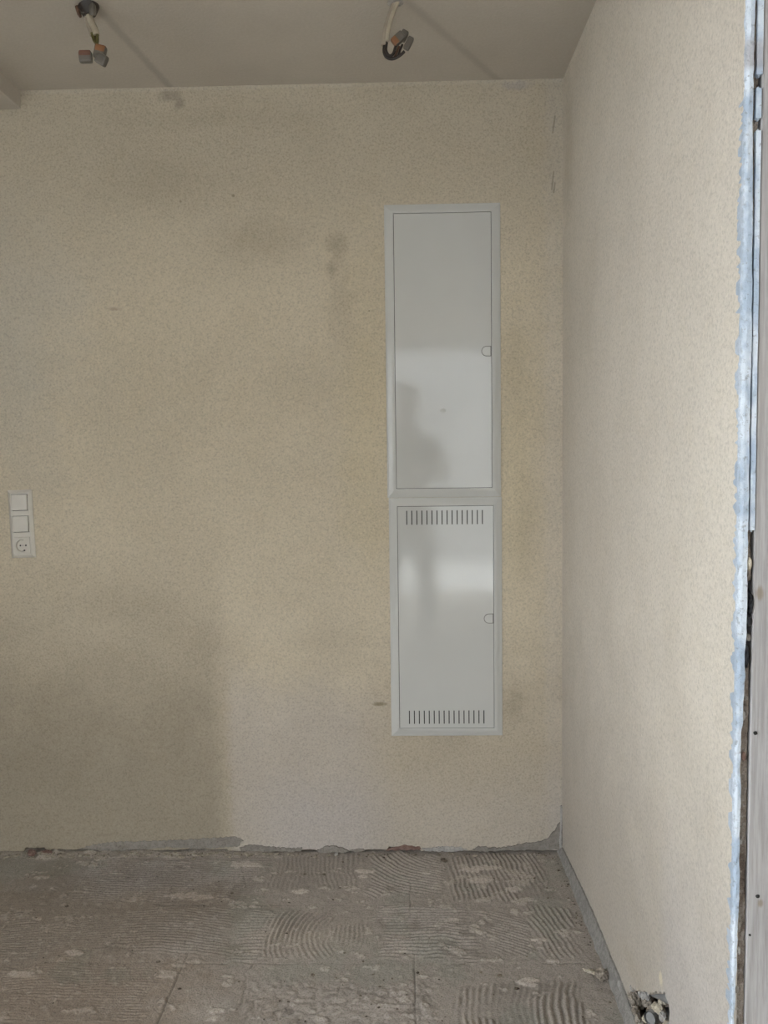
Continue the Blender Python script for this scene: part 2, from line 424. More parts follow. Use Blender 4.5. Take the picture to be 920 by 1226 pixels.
# ---------------------------------------------------------------- the room shell
# floor: old screed under combed tile adhesive, real relief in the part near the back wall
def build_floor():
    x0, x1, y0, y1, st = -1.62, 0.545, 1.55, 2.738, 0.003
    xs = np.arange(x0, x1+1e-6, st); ys = np.arange(y0, y1+1e-6, st)
    X, Y = np.meshgrid(xs, ys, indexing='ij')
    wx = (fbm(X, Y, 9, 3)-.5); wy = (fbm(X, Y, 9, 41)-.5)
    Xw = X + wx*0.05; Yw = Y + wy*0.05
    edge = fbm(X, Y, 22, 77, 4)
    Hh = (fbm(X, Y, 14, 5, 5)-.5)*0.005 + (fbm(X, Y, 55, 8, 3)-.5)*0.0022
    ridge = np.zeros_like(X); cover = np.zeros_like(X)
    P = 0.0142
    def box_mask(a, b, c, d, s=0.03):
        q = np.minimum(np.minimum(Xw-a, b-Xw), np.minimum(Yw-c, d-Yw)) + (edge-.5)*0.06
        return sstep(0, s, q)
    def stroke(mask, phase, amp=1.0):
        nonlocal ridge, cover
        w = 0.5+0.5*np.cos(2*PI*phase)
        w = w**1.3
        wear = sstep(0.30, 0.62, fbm(X, Y, 10, int(abs(phase[0, 0])*100) % 900+5, 3))
        k = amp*(0.55+0.45*wear)
        ridge = ridge*(1-mask) + w*k*mask
        cover = np.maximum(cover*(1-mask), mask*k)
    wob = wy*0.03
    def along_x(p=P, slope=0.0): return (Y + slope*X + wob)/p
    def along_y(p=P, slope=0.0): return (X + slope*Y + wx*0.03)/p
    def arcs(cx, cy, p=P): return np.sqrt((X-cx)**2+(Y-cy)**2)/p + wx*1.5
    stroke(box_mask(-1.62, -0.62, 1.5, 2.10), along_x(0.0105, 0.02), 0.42)
    stroke(box_mask(-1.62, -0.80, 2.10, 2.37), along_x(0.011, -0.06), 0.38)
    stroke(box_mask(-0.84, -0.48, 2.12, 2.385), arcs(-0.70, 1.55, 0.0125), 0.8)
    stroke(box_mask(-1.05, -0.58, 2.40, 2.68), along_x(0.0125, 0.02), 0.85)
    stroke(box_mask(-0.60, -0.44, 2.40, 2.68), along_x(0.0135), 0.95)
    stroke(box_mask(-0.44, -0.14, 2.46, 2.70), along_y(0.0145, 0.10), 0.40)
    stroke(box_mask(-0.48, -0.30, 2.10, 2.37), along_x(0.0142, 0.05), 0.85)
    stroke(box_mask(-0.40, -0.20, 2.11, 2.36), arcs(-0.08, 2.22), 1.0)
    stroke(box_mask(-0.25, -0.10, 2.16, 2.28), along_y(0.013, 0.0), 0.45)
    stroke(box_mask(-0.09, 0.20, 2.11, 2.40), along_x(0.0146), 1.0)
    stroke(box_mask(-0.14, 0.13, 2.43, 2.71), arcs(0.16, 2.80, 0.0152), 1.05)
    stroke(box_mask(0.13, 0.46, 2.40, 2.71), along_y(0.0155, 0.12), 0.9)
    stroke(box_mask(0.20, 0.36, 2.12, 2.37), arcs(0.02, 1.75, 0.0125), 0.75)
    stroke(box_mask(0.34, 0.50, 2.10, 2.38), along_y(0.016, 0.25), 0.7)
    stroke(box_mask(0.10, 0.44, 1.50, 2.025), arcs(0.95, 1.82, 0.0158), 1.25)
    stroke(box_mask(-0.40, 0.09, 1.50, 2.06), along_y(0.03, 0.8), 0.15)
    joints = np.zeros_like(X)
    def joint(d, m, w=0.0022):
        w = w*.62; d = d + (fbm(X, Y, 60, 333, 2)-.5)*.004; m = m*(.55+.45*sstep(.35, .6, fbm(X, Y, 25, 345, 2)))
        nonlocal joints
        joints = np.maximum(joints, sstep(w*2.2, w*.6, np.abs(d))*m)
    br = sstep(.42, .58, fbm(X, Y, 12, 301, 3))
    joint(X-0.018+wx*.006, (sstep(1.50, 1.52, Y)*sstep(2.16, 2.12, Y))*1.0, 0.0020)
    joint(X-0.010+wx*.006, sstep(2.30, 2.32, Y)*sstep(2.53, 2.50, Y)*0.9, 0.0018)
    joint(X+0.587+wx*.006, sstep(2.16, 2.13, Y)*1.0, 0.0020)
    joint(X+0.40+wx*.08, sstep(2.12, 2.08, Y)*sstep(1.9, 1.95, Y)*0.7, 0.0025)
    joint(X+0.50+(Y-2.5)*.3, sstep(2.46, 2.5, Y)*sstep(2.66, 2.6, Y)*.6, 0.0018)
    for yj, k in ((2.383, 0.7), (2.096, 0.8), (1.81, 0.8)):
        joint(Y-yj+wy*.012, np.clip(br*k+.1, 0, 1), 0.0020)
    # rubble patch in the foreground, smeared bare patches, flattened tracks
    rub = box_mask(-0.42, 0.10, 1.5, 2.05, 0.06)
    rr = fbm(X, Y, 34, 61, 4)
    Hh = Hh + rub*(np.abs(rr-.5)*2)**0.8*0.006
    flat = sstep(.60, .70, fbm(X, Y, 7, 91, 4))
    ridge = ridge*(1-flat*.8)
    Hr = ridge*0.0048
    # light residue flakes
    fl = fbm(X*1.0, Y*1.5, 20, 131, 6, .62)
    dens = 0.67 - 0.10*np.exp(-(((X-.28)/.20)**2+((Y-2.52)/.16)**2)) - 0.05*np.exp(-(((X-.30)/.18)**2+((Y-2.25)/.12)**2)) - 0.09*np.exp(-(((X+.85)/.6)**2+((Y-2.68)/.05)**2))
    flake = sstep(0, .045, fl-dens); strong = np.zeros_like(X)
    for (cx, cy, rx, ry) in ((0.20, 2.585, .035, .014), (0.26, 2.60, .04, .02), (0.23, 2.52, .05, .014), (0.33, 2.47, .035, .015), (-0.52, 2.625, .06, .022),
                             (-0.13, 2.58, .03, .012), (-0.135, 2.55, .022, .012), (-0.66, 2.43, .075, .022), (0.06, 2.57, .018, .012), (0.30, 2.02, .03, .018),
                             (0.37, 2.20, .030, .010), (-0.32, 2.46, .03, .012), (0.13, 2.30, .02, .01), (-0.90, 2.14, .03, .014), (-1.0, 2.05, .04, .014)):
        q = ((X-cx)/rx)**2+((Y-cy)/ry)**2 + (edge-.5)*2.0 + (fbm(X, Y, 70, 371, 3)-.5)*2.2
        strong = np.maximum(strong, sstep(1.1, .5, q)); flake = np.maximum(flake, strong)
    Hh = Hh + flake*0.0028 + Hr*(1-flake*.75)
    bead = sstep(2.66, 2.70, Y+(edge-.5)*.06)*sstep(-.25, -.50, X+(edge-.5)*.2)
    Hh = Hh + bead*(0.004+0.012*np.clip(fbm(X, Y, 30, 171, 3)-.42, 0, 1))
    Hh = Hh - joints*0.003
    Hh = Hh*sstep(0.0, .05, X-x0)*sstep(0.0, .05, Y-y0)       # meets the plain floor without a step
    # colours of adhesive, screed and dust, darker in grooves, pits and at the left
    def col(*c): return np.array(c)[None, None, :]
    a = fbm(X, Y, 4, 201, 4)[..., None]; g2 = fbm(X, Y, 7, 231, 4)[..., None]
    alb = col(.325, .288, .240)*(1-a*.5)+col(.395, .35, .295)*a*.5*1.4
    warm = (sstep(-.25, -.6, X+wx*.3)*sstep(2.25, 1.95, Y+wy*.3))[..., None]
    alb = alb*(1-warm*.5)+col(.40, .325, .25)*warm*.5
    vio = (np.exp(-(((X+.8)/.3)**2+((Y-2.55)/.10)**2)))[..., None]
    alb = alb*(1-vio*.35)+col(.27, .245, .235)*vio*.35
    green = sstep(.60, .72, g2)
    alb = alb*(1-green*.35)+col(.30, .31, .25)*green*.35
    circ = np.exp(-(((X+.27)/.16)**2+((Y-2.21)/.07)**2))[..., None]
    alb = alb*(1-circ*.45)+col(.52, .455, .36)*circ*.45
    circ = (np.exp(-(((X+.36)/.14)**2+((Y-1.90)/.05)**2))*sstep(.4, .6, fbm(X, Y, 9, 261, 3)))[..., None]
    alb = alb*(1-circ*.7)+col(.52, .47, .40)*circ*.7
    f = (cover*(0.5-ridge))[..., None]
    alb = alb*(1-np.clip(f, 0, 1)*.45)
    alb = alb*(1-flake[..., None]*.52)+col(.60, .53, .44)*flake[..., None]*.52
    alb = alb*(1-strong[..., None]*.55)+col(.66, .585, .50)*strong[..., None]*.55
    alb = alb*(1-bead[..., None]*.4)+col(.46, .41, .32)*bead[..., None]*.4
    alb = alb*(1-rub[..., None]*.35)+col(.42, .375, .32)*rub[..., None]*.35
    pit = (rub*sstep(.16, .05, np.abs(rr-.5)*2)*sstep(.5, .65, fbm(X, Y, 20, 281, 3)))[..., None]
    alb = alb*(1-pit*.35)
    alb = alb*(1-joints[..., None]*.55)*col(.97, .97, 1.04)
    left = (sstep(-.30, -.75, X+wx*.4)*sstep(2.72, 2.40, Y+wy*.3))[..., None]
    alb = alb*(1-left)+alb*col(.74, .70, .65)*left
    nx, ny = X.shape
    co = np.stack([X, Y, Hh], -1).reshape(-1, 3)
    cols = np.concatenate([alb.reshape(-1, 3), np.ones((nx*ny, 1))], 1)
    idx = np.arange(nx*ny).reshape(nx, ny)
    q = np.stack([idx[:-1, :-1], idx[1:, :-1], idx[1:, 1:], idx[:-1, 1:]], -1).reshape(-1, 4)
    # plain floor around it
    ext = [(-2.2, x0, -2.8, 2.738), (x0, 1.20, -2.8, 1.302), (x0, .66, 1.302, y0), (x1, 0.66, y0, 2.738)]
    ev = []; ef = []
    for (a0, a1, b0, b1) in ext:
        k = len(co)+len(ev); ev += [(a0, b0, 0), (a1, b0, 0), (a1, b1, 0), (a0, b1, 0)]; ef.append((k, k+1, k+2, k+3))
    co = np.concatenate([co, np.array(ev)]); cols = np.concatenate([cols, np.tile([.42, .38, .33, 1.0], (len(ev), 1))])
    q = np.concatenate([q, np.array(ef)])
    me = bpy.data.meshes.new('floor')
    me.vertices.add(len(co)); me.vertices.foreach_set('co', co.ravel().astype(np.float32))
    me.loops.add(q.size); me.loops.foreach_set('vertex_index', q.ravel().astype(np.int32))
    me.polygons.add(len(q)); me.polygons.foreach_set('loop_start', np.arange(0, q.size, 4, dtype=np.int32))
    me.update(calc_edges=True)
    at = me.attributes.new('albedo', 'FLOAT_COLOR', 'POINT')
    at.data.foreach_set('color', cols.ravel().astype(np.float32))
    me.polygons.foreach_set('use_smooth', np.ones(len(q), dtype=bool))
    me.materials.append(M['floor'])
    o = bpy.data.objects.new('floor', me); C.objects.link(o)
    tag(o, 'bare floor of grey combed tile adhesive with pale flakes', kind='structure')
    def height(x, y):
        i = int(round((x-x0)/st)); j = int(round((y-y0)/st))
        return float(Hh[min(max(i, 0), nx-1), min(max(j, 0), ny-1)])
    return o, height
floor, floor_h = build_floor()

# back wall: plaster coat with a torn lower edge over masonry
bot = []
x = -2.2
while x < W-0.004:
    if x < -1.6: bot.append((x, 0.0)); x += 0.2; continue
    z = 0.007 + 0.006*n1(x, 16, 11) + 0.003*n1(x, 90, 12)
    if -1.29 < x < -1.22: z += 0.012
    if -1.20 < x < -0.60: z += 0.005
    if -0.06 < x < 0.05: z += 0.012
    bot.append((x, max(0.001, z))); x += 0.006
bot.append((W+0.018, 0.006))
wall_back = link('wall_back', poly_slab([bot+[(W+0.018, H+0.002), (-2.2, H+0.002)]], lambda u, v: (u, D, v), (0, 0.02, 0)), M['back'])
tag(wall_back, 'beige grained plaster wall with torn lower edge', kind='structure')
bm = bmesh.new(); box(bm, -2.2, 0.66, D+0.0205, D+0.12, -0.05, H+0.1)
link('masonry', bm, M['mas'], wall_back)

def wall_patch(name, poly, mat, thick, seed, parent=wall_back, amp=0.0025):
    bm = poly_slab([ragged(poly, 0.006, amp, seed)], lambda u, v: (u, D-thick, v), (0, thick+0.002, 0))
    return link(name, bm, mat, parent)
PATCHES = (
    ('filler_patch', [(-1.104, .015), (-1.055, .029), (-.989, .038), (-.805, .043), (-.649, .051), (-.573, .057), (-.548, .043), (-.563, .022), (-.693, .014), (-.806, .02), (-.948, .009), (-1.033, .008)], 'greypl', .0025),
    ('filler_patch', [(-.56, .019), (-.523, .028), (-.461, .022), (-.397, .016), (-.346, .016), (-.352, .006), (-.439, .005), (-.524, .005), (-.552, .007)], 'greypl', .004),
    ('filler_patch', [(-.299, .010), (-.27, .022), (-.245, .027), (-.209, .016), (-.192, .007), (-.201, .002), (-.285, .002)], 'greypl', .007),
    ('filler_patch', [(-.189, .010), (-.141, .014), (-.139, .007), (-.172, .003)], 'greypl', .005),
    ('masonry_patch', [(-.069, .007), (-.041, .021), (-.001, .025), (.046, .019), (.054, .010), (-.018, .008)], 'redch', .002),
    ('filler_patch', [(.052, .015), (.121, .021), (.183, .018), (.205, .008), (.149, .004), (.065, .005)], 'palepl', .004),
    ('filler_patch', [(.222, .009), (.241, .021), (.316, .015), (.394, .032), (.441, .037), (.469, .046), (.494, .075), (.505, .097), (.517, .103), (.517, .012), (.455, .009), (.344, .009), (.247, .004)], 'greypl', .006),
)
for i, (nm, poly, mt, th) in enumerate(PATCHES):
    wall_patch(nm, poly, M[mt], th, 40+i)
bm = bmesh.new()
tube(bm, smooth_path([(.516, D-.004, .012), (.514, D-.006, .05), (.516, D-.005, .10), (.5165, D-.004, .16)], 5), [.006]*6+[.004]*10, 7)
link('corner_filler', bm, M['palepl'], wall_back)

# right wall: plaster coat with the broken-out hole near the floor and a broken end
END_Y = 1.303
HOLE = [(1.905, .046), (1.865, .085), (1.804, .121), (1.748, .153), (1.689, .193), (1.630, .234), (1.600, .226), (1.597, .200), (1.604, .150), (1.63, .08), (1.69, .040), (1.80, .036)]
hole_r = ragged(HOLE, 0.010, 0.0035, 5)
endl = []
z = 0.0
while z <= H:
    endl.append((END_Y+0.0012*n1(z, 60, 21)+0.0007*n1(z, 160, 22), z)); z += 0.006
outer = [(D, 0.0)] + endl + [(END_Y, H+.002), (D, H+.002)]
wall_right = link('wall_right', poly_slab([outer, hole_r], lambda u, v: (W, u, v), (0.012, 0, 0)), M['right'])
tag(wall_right, 'warm beige side wall of grained plaster', kind='structure')
# the broken edge of the plaster coat, seen end-on
def edge_strip():
    bm = bmesh.new(); rows = []
    zz = np.arange(0.0, H+.001, 0.005)
    zk = [0.0, .42, .64, .85, 1.035, 1.2, 1.5, 1.85, 2.5]; xk = [.525, .527, .532, .531, .537, .5365, .5375, .534, .537]
    for z in zz:
        xr = float(np.interp(z, zk, xk)) + .0012*n1(z, 70, 31)
        if z < 1.2: xr += .0016*n1(z, 40, 39)
        xl = W - .0002 + .0006*n1(z, 45, 32) + .0006*n1(z, 160, 33)
        if z > 1.83: xl += .0030*(0.5+n1(z, 60, 34))
        y = 1.2985 + .0015*n1(z, 50, 35)
        ym = y - .0012 + .0018*n1(z, 90, 36)
        xm = xl*.55+xr*.45 + .001*n1(z, 80, 37)
        rows.append([bm.verts.new(p) for p in ((xl+.0004, 1.318, z), (xl, y+.004, z), (xl+.0012, y, z), (xm, ym, z), (xr-.0015, y+.0006*n1(z, 120, 38), z), (xr, y+.004, z), (xr+.0002, 1.318, z))])
    for a, b in zip(rows, rows[1:]):
        for k in range(6): bm.faces.new((a[k], a[k+1], b[k+1], b[k]))
    return bm
link('plaster_edge', edge_strip(), M['gyp'], wall_right)['label'] = 'bluish white broken plaster edge'
# second coat: three pieces with open joints, and a flake
for (z0, z1, xa, xb) in ((1.196, 1.806, .5388, .5462), (1.818, 1.868, .5380, .5462), (1.882, 2.498, .5382, .5470)):
    bm = bmesh.new(); box(bm, xa, xb, 1.3005, 1.330, z0, z1)
    bmesh.ops.subdivide_edges(bm, edges=[e for e in bm.edges if abs(e.verts[0].co.z-e.verts[1].co.z) > .02], cuts=max(2, int((z1-z0)/.012)), use_grid_fill=True)
    bmesh.ops.bevel(bm, geom=[e for e in bm.edges if abs(e.verts[0].co.z-e.verts[1].co.z) < 1e-6 and (abs(e.verts[0].co.z-z0) < 1e-5 or abs(e.verts[0].co.z-z1) < 1e-5)], offset=.003, segments=3, affect='EDGES')
    for v in bm.verts:
        v.co.x += .0004*n1(v.co.z, 80, 51); v.co.y += .0006*n1(v.co.z+v.co.x*9, 60, 52)
    link('plaster_strip', bm, M['gyp'], wall_right)
# masonry behind the coat, uneven, dark in its cavities
def rough_face():
    bm = bmesh.new(); zz = np.arange(0, H+.001, 0.008); xx = np.linspace(.520, .5435, 8); g = []
    for z in zz:
        row = []
        for x in xx:
            y = 1.3075 + .0045*n1(z+x*5, 22, 61) + .0025*n1(z*1.3+x*31, 80, 62)
            if 1.00 < z < 1.12: y += .016
            row.append(bm.verts.new((x, max(1.3025, y), z)))
        g.append(row)
    for a, b in zip(g, g[1:]):
        for k in range(7): bm.faces.new((a[k], a[k+1], b[k+1], b[k]))
    return bm
link('masonry', rough_face(), M['mas'], wall_right)
bm = bmesh.new(); box(bm, .585, .60, 1.42, 2.80, -.05, H+.05); link('masonry_core', bm, M['dmort'], wall_right)
for i, (xx_, z, r, sq, mt) in enumerate(((.5405, 1.148, .009, (.55, .5, 1.5), 'mortar'), (.541, 1.055, .008, (.6, .5, 1.2), 'black'), (.540, 1.030, .007, (.7, .5, 1.0), 'greypl'),
                                   (.543, 1.085, .010, (.5, .5, 2.0), 'black'), (.5375, 1.000, .010, (.5, .5, 2.2), 'black'), (.535, .905, .006, (.6, .5, 1.6), 'palepl'), (.536, .84, .007, (.6, .5, 1.3), 'redch'),  # the black ones fill the cavity in the masonry
                                   (.5335, .700, .004, (.8, .5, 1.2), 'palepl'), (.532, .565, .009, (.55, .5, 2.0), 'greypl'), (.533, .52, .006, (.6, .5, 1.4), 'palepl'), (.531, .455, .006, (.6, .5, 1.5), 'greypl'))):
    bm = bmesh.new(); lump(bm, (xx_, 1.304, z), r, 80+i, sq); link('mortar_lump', bm, M[mt], wall_right)
# timber door post of the opening and the wall that carries on past it
post = empty('trim_2', (.595, 1.34, 0)); tag(post, 'pale planed timber door lining at the right edge', kind='structure')
bm = bmesh.new()
zz = np.linspace(0, H-.003, 60)
rows = []
for z in zz:
    xl = .5445 + .0027*sstep(.4, 1.5, z) + .0003*n1(z, 12, 71)
    rows.append([bm.verts.new(p) for p in ((xl+.001, 1.398, z), (xl, 1.3045, z), (xl+.0018, 1.3022, z), (.6382, 1.3022, z), (.6395, 1.3040, z), (.6395, 1.398, z))])
for a, b in zip(rows, rows[1:]):
    for k in range(6): bm.faces.new((a[k], a[(k+1) % 6], b[(k+1) % 6], b[k]))
bm.faces.new(rows[0][::-1]); bm.faces.new(rows[-1])
bmesh.ops.translate(bm, verts=bm.verts[:], vec=(-.595, -1.34, 0))
pt = link('timber', bm, None, post)
tw = m_wood(); pt.data.materials.append(tw)
for nd in tw.node_tree.nodes:                     # the post's own origin: shift the grain and knots with it
    if nd.type == 'TEX_COORD':
        lk = [l for l in tw.node_tree.links if l.from_node == nd]; mp = tw.node_tree.nodes.new('ShaderNodeMapping'); mp.inputs['Location'].default_value = (.595, 1.34, 0)
        tos = [l.to_socket for l in lk]
        for l in lk: tw.node_tree.links.remove(l)
        tw.node_tree.links.new(nd.outputs['Object'], mp.inputs[0])
        for q in tos: tw.node_tree.links.new(mp.outputs[0], q)
for (x, z, r) in ((.553, .878, .0035), (.561, .612, .0035), (.5495, .548, .002)):
    bm = bmesh.new(); tube(bm, [(x-.595, 1.3025-1.34, z), (x-.595, 1.3005-1.34, z-.001)], [r, r*.8], 8)
    link('nail', bm, M['hole'], post)

bm = bmesh.new(); box(bm, 1.20, 1.32, -2.9, 1.40, 0, H); box(bm, .64, 1.20, 1.302, 1.40, 0, H); box(bm, .60, .64, 1.399, 2.83, 0, H)
tag(link('wall_near', bm, M['near']), kind='structure')
bm = bmesh.new()
a, b, c, d = LEFT_OPEN
box(bm, LEFT_X-.2, LEFT_X, -2.9, a, 0, H); box(bm, LEFT_X-.2, LEFT_X, b, 2.83, 0, H); box(bm, LEFT_X-.2, LEFT_X, a, b, 0, c); box(bm, LEFT_X-.2, LEFT_X, a, b, d, H)
tag(link('wall_left', bm, M['near']), kind='structure')
bm = bmesh.new()
a, b, c, d = REAR_OPEN
box(bm, LEFT_X-.2, a, REAR_Y-.2, REAR_Y, 0, H); box(bm, b, 1.32, REAR_Y-.2, REAR_Y, 0, H); box(bm, a, b, REAR_Y-.2, REAR_Y, d, H)
tag(link('wall_rear', bm, M['near']), kind='structure')
bm = bmesh.new(); box(bm, LEFT_X-.2, 1.32, REAR_Y-.2, 2.83, H, H+.15)
tag(link('ceiling', bm, M['ceil']), 'flat dull beige ceiling with two filled cable chases', kind='structure')
bm = bmesh.new(); box(bm, LEFT_X, -1.203, REAR_Y, D, 2.442, H+.001, 0.003)
tag(link('trim_1', bm, M['ceil']), 'shallow plastered beam at the upper left', kind='structure')
bm = bmesh.new(); box(bm, -14, 14, -20, 14, -.25, -.12)
tag(link('ground', bm, M['out']), kind='structure')
bm = bmesh.new(); box(bm, -9, 7, -6.2, -6.0, -.12, 3.4)  # added unseen wall, dims the daylight through the rear opening
tag(link('wall_light_blocker', bm, plain('grey_blocker', (0.20, 0.20, 0.20), 0.9, 0.1, 3, 0.2)), kind='structure')
# window frames of the two openings
def frame_bars(name, bars):
    bm = bmesh.new()
    for q in bars: box(bm, *q, 0.004)
    tag(link(name, bm, M['frame_w']), kind='structure')
a, b, c, d = LEFT_OPEN
frame_bars('window_1', [(LEFT_X-.13, LEFT_X-.07, a, b, c, c+.06), (LEFT_X-.13, LEFT_X-.07, a, b, d-.06, d), (LEFT_X-.13, LEFT_X-.07, a, a+.06, c+.06, d-.06),
                        (LEFT_X-.13, LEFT_X-.07, b-.06, b, c+.06, d-.06), (LEFT_X-.13, LEFT_X-.07, (a+b)/2-.04, (a+b)/2+.04, c+.06, d-.06)])
a, b, c, d = REAR_OPEN
frame_bars('window_2', [(a, b, REAR_Y-.13, REAR_Y-.07, d-.06, d), (a, a+.06, REAR_Y-.13, REAR_Y-.07, c, d-.06), (b-.06, b, REAR_Y-.13, REAR_Y-.07, c, d-.06)])

# cement band along the foot of the right wall
band = [(D-.002, .004), (2.697, .024), (2.614, .031), (2.485, .039), (2.368, .047), (2.241, .052), (2.145, .051), (2.048, .047), (1.96, .048), (1.914, .044), (1.822, .036), (1.70, .034), (1.60, .040), (1.45, .044), (1.31, .040), (1.31, -.006), (D-.002, -.006)]
bm = poly_slab([ragged(band, .012, .0016, 8)], lambda u, v: (W-.005, u, v), (.006, 0, 0))
for v in bm.verts:
    if v.co.x < W-.002 and v.co.z < .012: v.co.x -= .012*(1+.5*n1(v.co.y, 30, 81))
bs = link('baseboard_right', bm, M['band']); tag(bs, 'narrow grey cement band at foot of right wall', kind='structure')
bm = poly_slab([ragged([(1.975, .014), (1.955, .046), (1.925, .026), (1.93, .008)], .006, .001, 3)], lambda u, v: (W-.0085, u, v), (.005, 0, 0))
link('filler_patch', bm, M['palepl'], bs)

# inside of the broken-out hole: recess, conduit, pipe stub, mortar lumps (all fixed in the wall)
def recess():
    bm = bmesh.new(); g = []
    for i in range(30):
        row = []
        for j in range(22):
            y = 1.555+.40*i/29; z = -.02+.30*j/21
            t_ = min(1, min(i, 29-i, j, 21-j)/2.5)
            dp = .012 + t_*(.050 + .016*n1(y*3+z*7, 12, 91) + .008*n1(y*5-z*11, 40, 92))
            if y < 1.66 and z > .16: dp += .04*t_
            row.append(bm.verts.new((W+dp, y, z)))
        g.append(row)
    for a, b in zip(g, g[1:]):
        for k in range(21): bm.faces.new((a[k], a[k+1], b[k+1], b[k]))
    return bm
link('recess', recess(), M['mas'], wall_right)
LUMPS = ((W+.003, 1.893, .050, .013, 'dmort'), (W+.003, 1.872, .056, .014, 'dmort'), (W+.004, 1.850, .046, .013, 'dmort'), (W+.003, 1.825, .040, .012, 'dmort'), (W+.002, 1.870, .083, .008, 'palepl'), (W+.020, 1.880, .055, .026, 'dmort'), (W+.028, 1.845, .075, .020, 'dmort'), (W+.012, 1.835, .095, .014, 'palepl'), (W+.016, 1.80, .115, .013, 'palepl'), (W+.030, 1.80, .070, .022, 'dmort'),
         (W+.014, 1.795, .058, .014, 'mortar'), (W+.018, 1.765, .085, .014, 'mortar'), (W+.012, 1.735, .128, .016, 'mortar'), (W+.014, 1.700, .145, .015, 'mortar'), (W+.024, 1.72, .150, .012, 'mortar'),
         (W+.010, 1.675, .150, .014, 'palepl'), (W+.012, 1.645, .150, .014, 'mortar'), (W+.010, 1.625, .158, .013, 'palepl'), (W+.022, 1.655, .135, .020, 'dmort'), (W+.026, 1.77, .045, .024, 'dmort'))
for i, (x, y, z, r, mt) in enumerate(LUMPS):
    bm = bmesh.new(); lump(bm, (x, y, z), r, 200+i, (.8, 1.15, .95), 3, .55); link('mortar_lump', bm, M[mt], wall_right)
bm = bmesh.new(); tube(bm, [(W+.028, 1.79, .128), (W+.028, 1.63, .212)], .011, 14); link('conduit', bm, M['conduit'], wall_right)
bm = bmesh.new()
tube(bm, smooth_path([(W+.05, 1.748, .105), (W+.015, 1.730, .115), (W-.004, 1.715, .118)], 4), .014, 16, False)
tube(bm, smooth_path([(W+.05, 1.748, .105), (W+.015, 1.730, .115), (W-.001, 1.717, .118)], 4), .0115, 16, True)
link('pipe_stub', bm, M['conduit'], wall_right)

# ---------------------------------------------------------------- steel wall cabinets
def rect_ring(bm, x0, x1, z0, z1, prof):
    """mitred frame: prof is a list of (inset, y) from the outer edge inwards"""
    rings = []
    for ins, y in prof:
        rings.append([bm.verts.new(p) for p in ((x0+ins, y, z0+ins), (x1-ins, y, z0+ins), (x1-ins, y, z1-ins), (x0+ins, y, z1-ins))])
    for a, b in zip(rings, rings[1:]):
        for k in range(4): bm.faces.new((a[k], a[(k+1) % 4], b[(k+1) % 4], b[k]))

def door_panel(x0, x1, z0, z1, slots, y, th):
    """sheet with real slots cut through"""
    bx = sorted({x0, x1, *[s[0] for s in slots], *[s[1] for s in slots]}); bz = sorted({z0, z1, *[s[2] for s in slots], *[s[3] for s in slots]})
    bm = bmesh.new(); V = {(i, j): bm.verts.new((a, y, b)) for i, a in enumerate(bx) for j, b in enumerate(bz)}
    for i in range(len(bx)-1):
        for j in range(len(bz)-1):
            cx, cz = (bx[i]+bx[i+1])/2, (bz[j]+bz[j+1])/2
            if any(s[0] < cx < s[1] and s[2] < cz < s[3] for s in slots): continue
            bm.faces.new((V[i, j], V[i+1, j], V[i+1, j+1], V[i, j+1]))
    for v in [v for v in bm.verts if not v.link_faces]: bm.verts.remove(v)
    r = bmesh.ops.extrude_face_region(bm, geom=bm.faces[:])
    for gq in r['geom']:
        if isinstance(gq, bmesh.types.BMVert): gq.co.y += th
    return bm

def cabinet(label, x0, x1, z0, z1, dx0, dx1, dz0, dz1, lock_z, vents):
    ox, oz = (x0+x1)/2, z0
    root = empty('wall_cabinet', (ox, D, oz)); tag(root, label, 'cabinet', 'flush steel cabinets on the back wall')
    L = lambda bm: (bmesh.ops.translate(bm, verts=bm.verts[:], vec=(-ox, -D, -oz)), bm)[1]
    rim = dx0-.0014-x0
    bm = bmesh.new()
    rect_ring(bm, x0, x1, z0, z1, [(0, D-.0003), (0, D-.0024), (.0012, D-.0034), (.0060, D-.0042), (rim-.010, D-.0088), (rim-.003, D-.0102), (rim-.0008, D-.0100), (rim, D-.0092), (rim, D-.0014)])
    fr = link('frame', L(bm), M['frame'], root)
    bm = bmesh.new(); box(bm, x0+.010, x1-.010, D-.0014, D-.0004, z0+.010, z1-.010); link('back_plate', L(bm), M['dark'], root)
    slots = []
    for (vx0, vx1, vz0, vz1, n) in vents:
        for k in range(n):
            c = vx0+(vx1-vx0)*k/(n-1); slots.append((c-.0016, c+.0016, vz0, vz1))
    th = .0012 if vents else .006
    bm = door_panel(dx0, dx1, dz0, dz1, slots, D-.0088, th)
    if not vents: bmesh.ops.bevel(bm, geom=[e for e in bm.edges], offset=.0006, segments=2, affect='EDGES')
    dr = link('door', L(bm), M['lac'], root)
    # lock: D-shaped insert with a dark seam round it and a turning slot
    def dshape(cx, cz, r, y, flat):
        pts = []
        for k in range(25):
            a = PI/2+PI*k/24; pts.append((cx+r*math.cos(a), cz+r*math.sin(a)))
        pts += [(cx+flat, cz-r), (cx+flat, cz+r)]
        return pts
    lx = dx1-.0155
    lock = link('lock', L(poly_slab([dshape(lx, lock_z, .0142, 0, .0125)], lambda u, v: (u, D-.0098, v), (0, .004, 0))), M['lockm'], dr)
    link('lock_seam', L(poly_slab([dshape(lx, lock_z, .0163, 0, .0150)], lambda u, v: (u, D-.0090, v), (0, .003, 0))), M['seam'], dr)
    bm = bmesh.new(); tube(bm, [(lx, D-.0102, lock_z), (lx, D-.0095, lock_z)], .0072, 24); link('lock_insert', L(bm), M['lockm'], dr)
    return root, dr, L
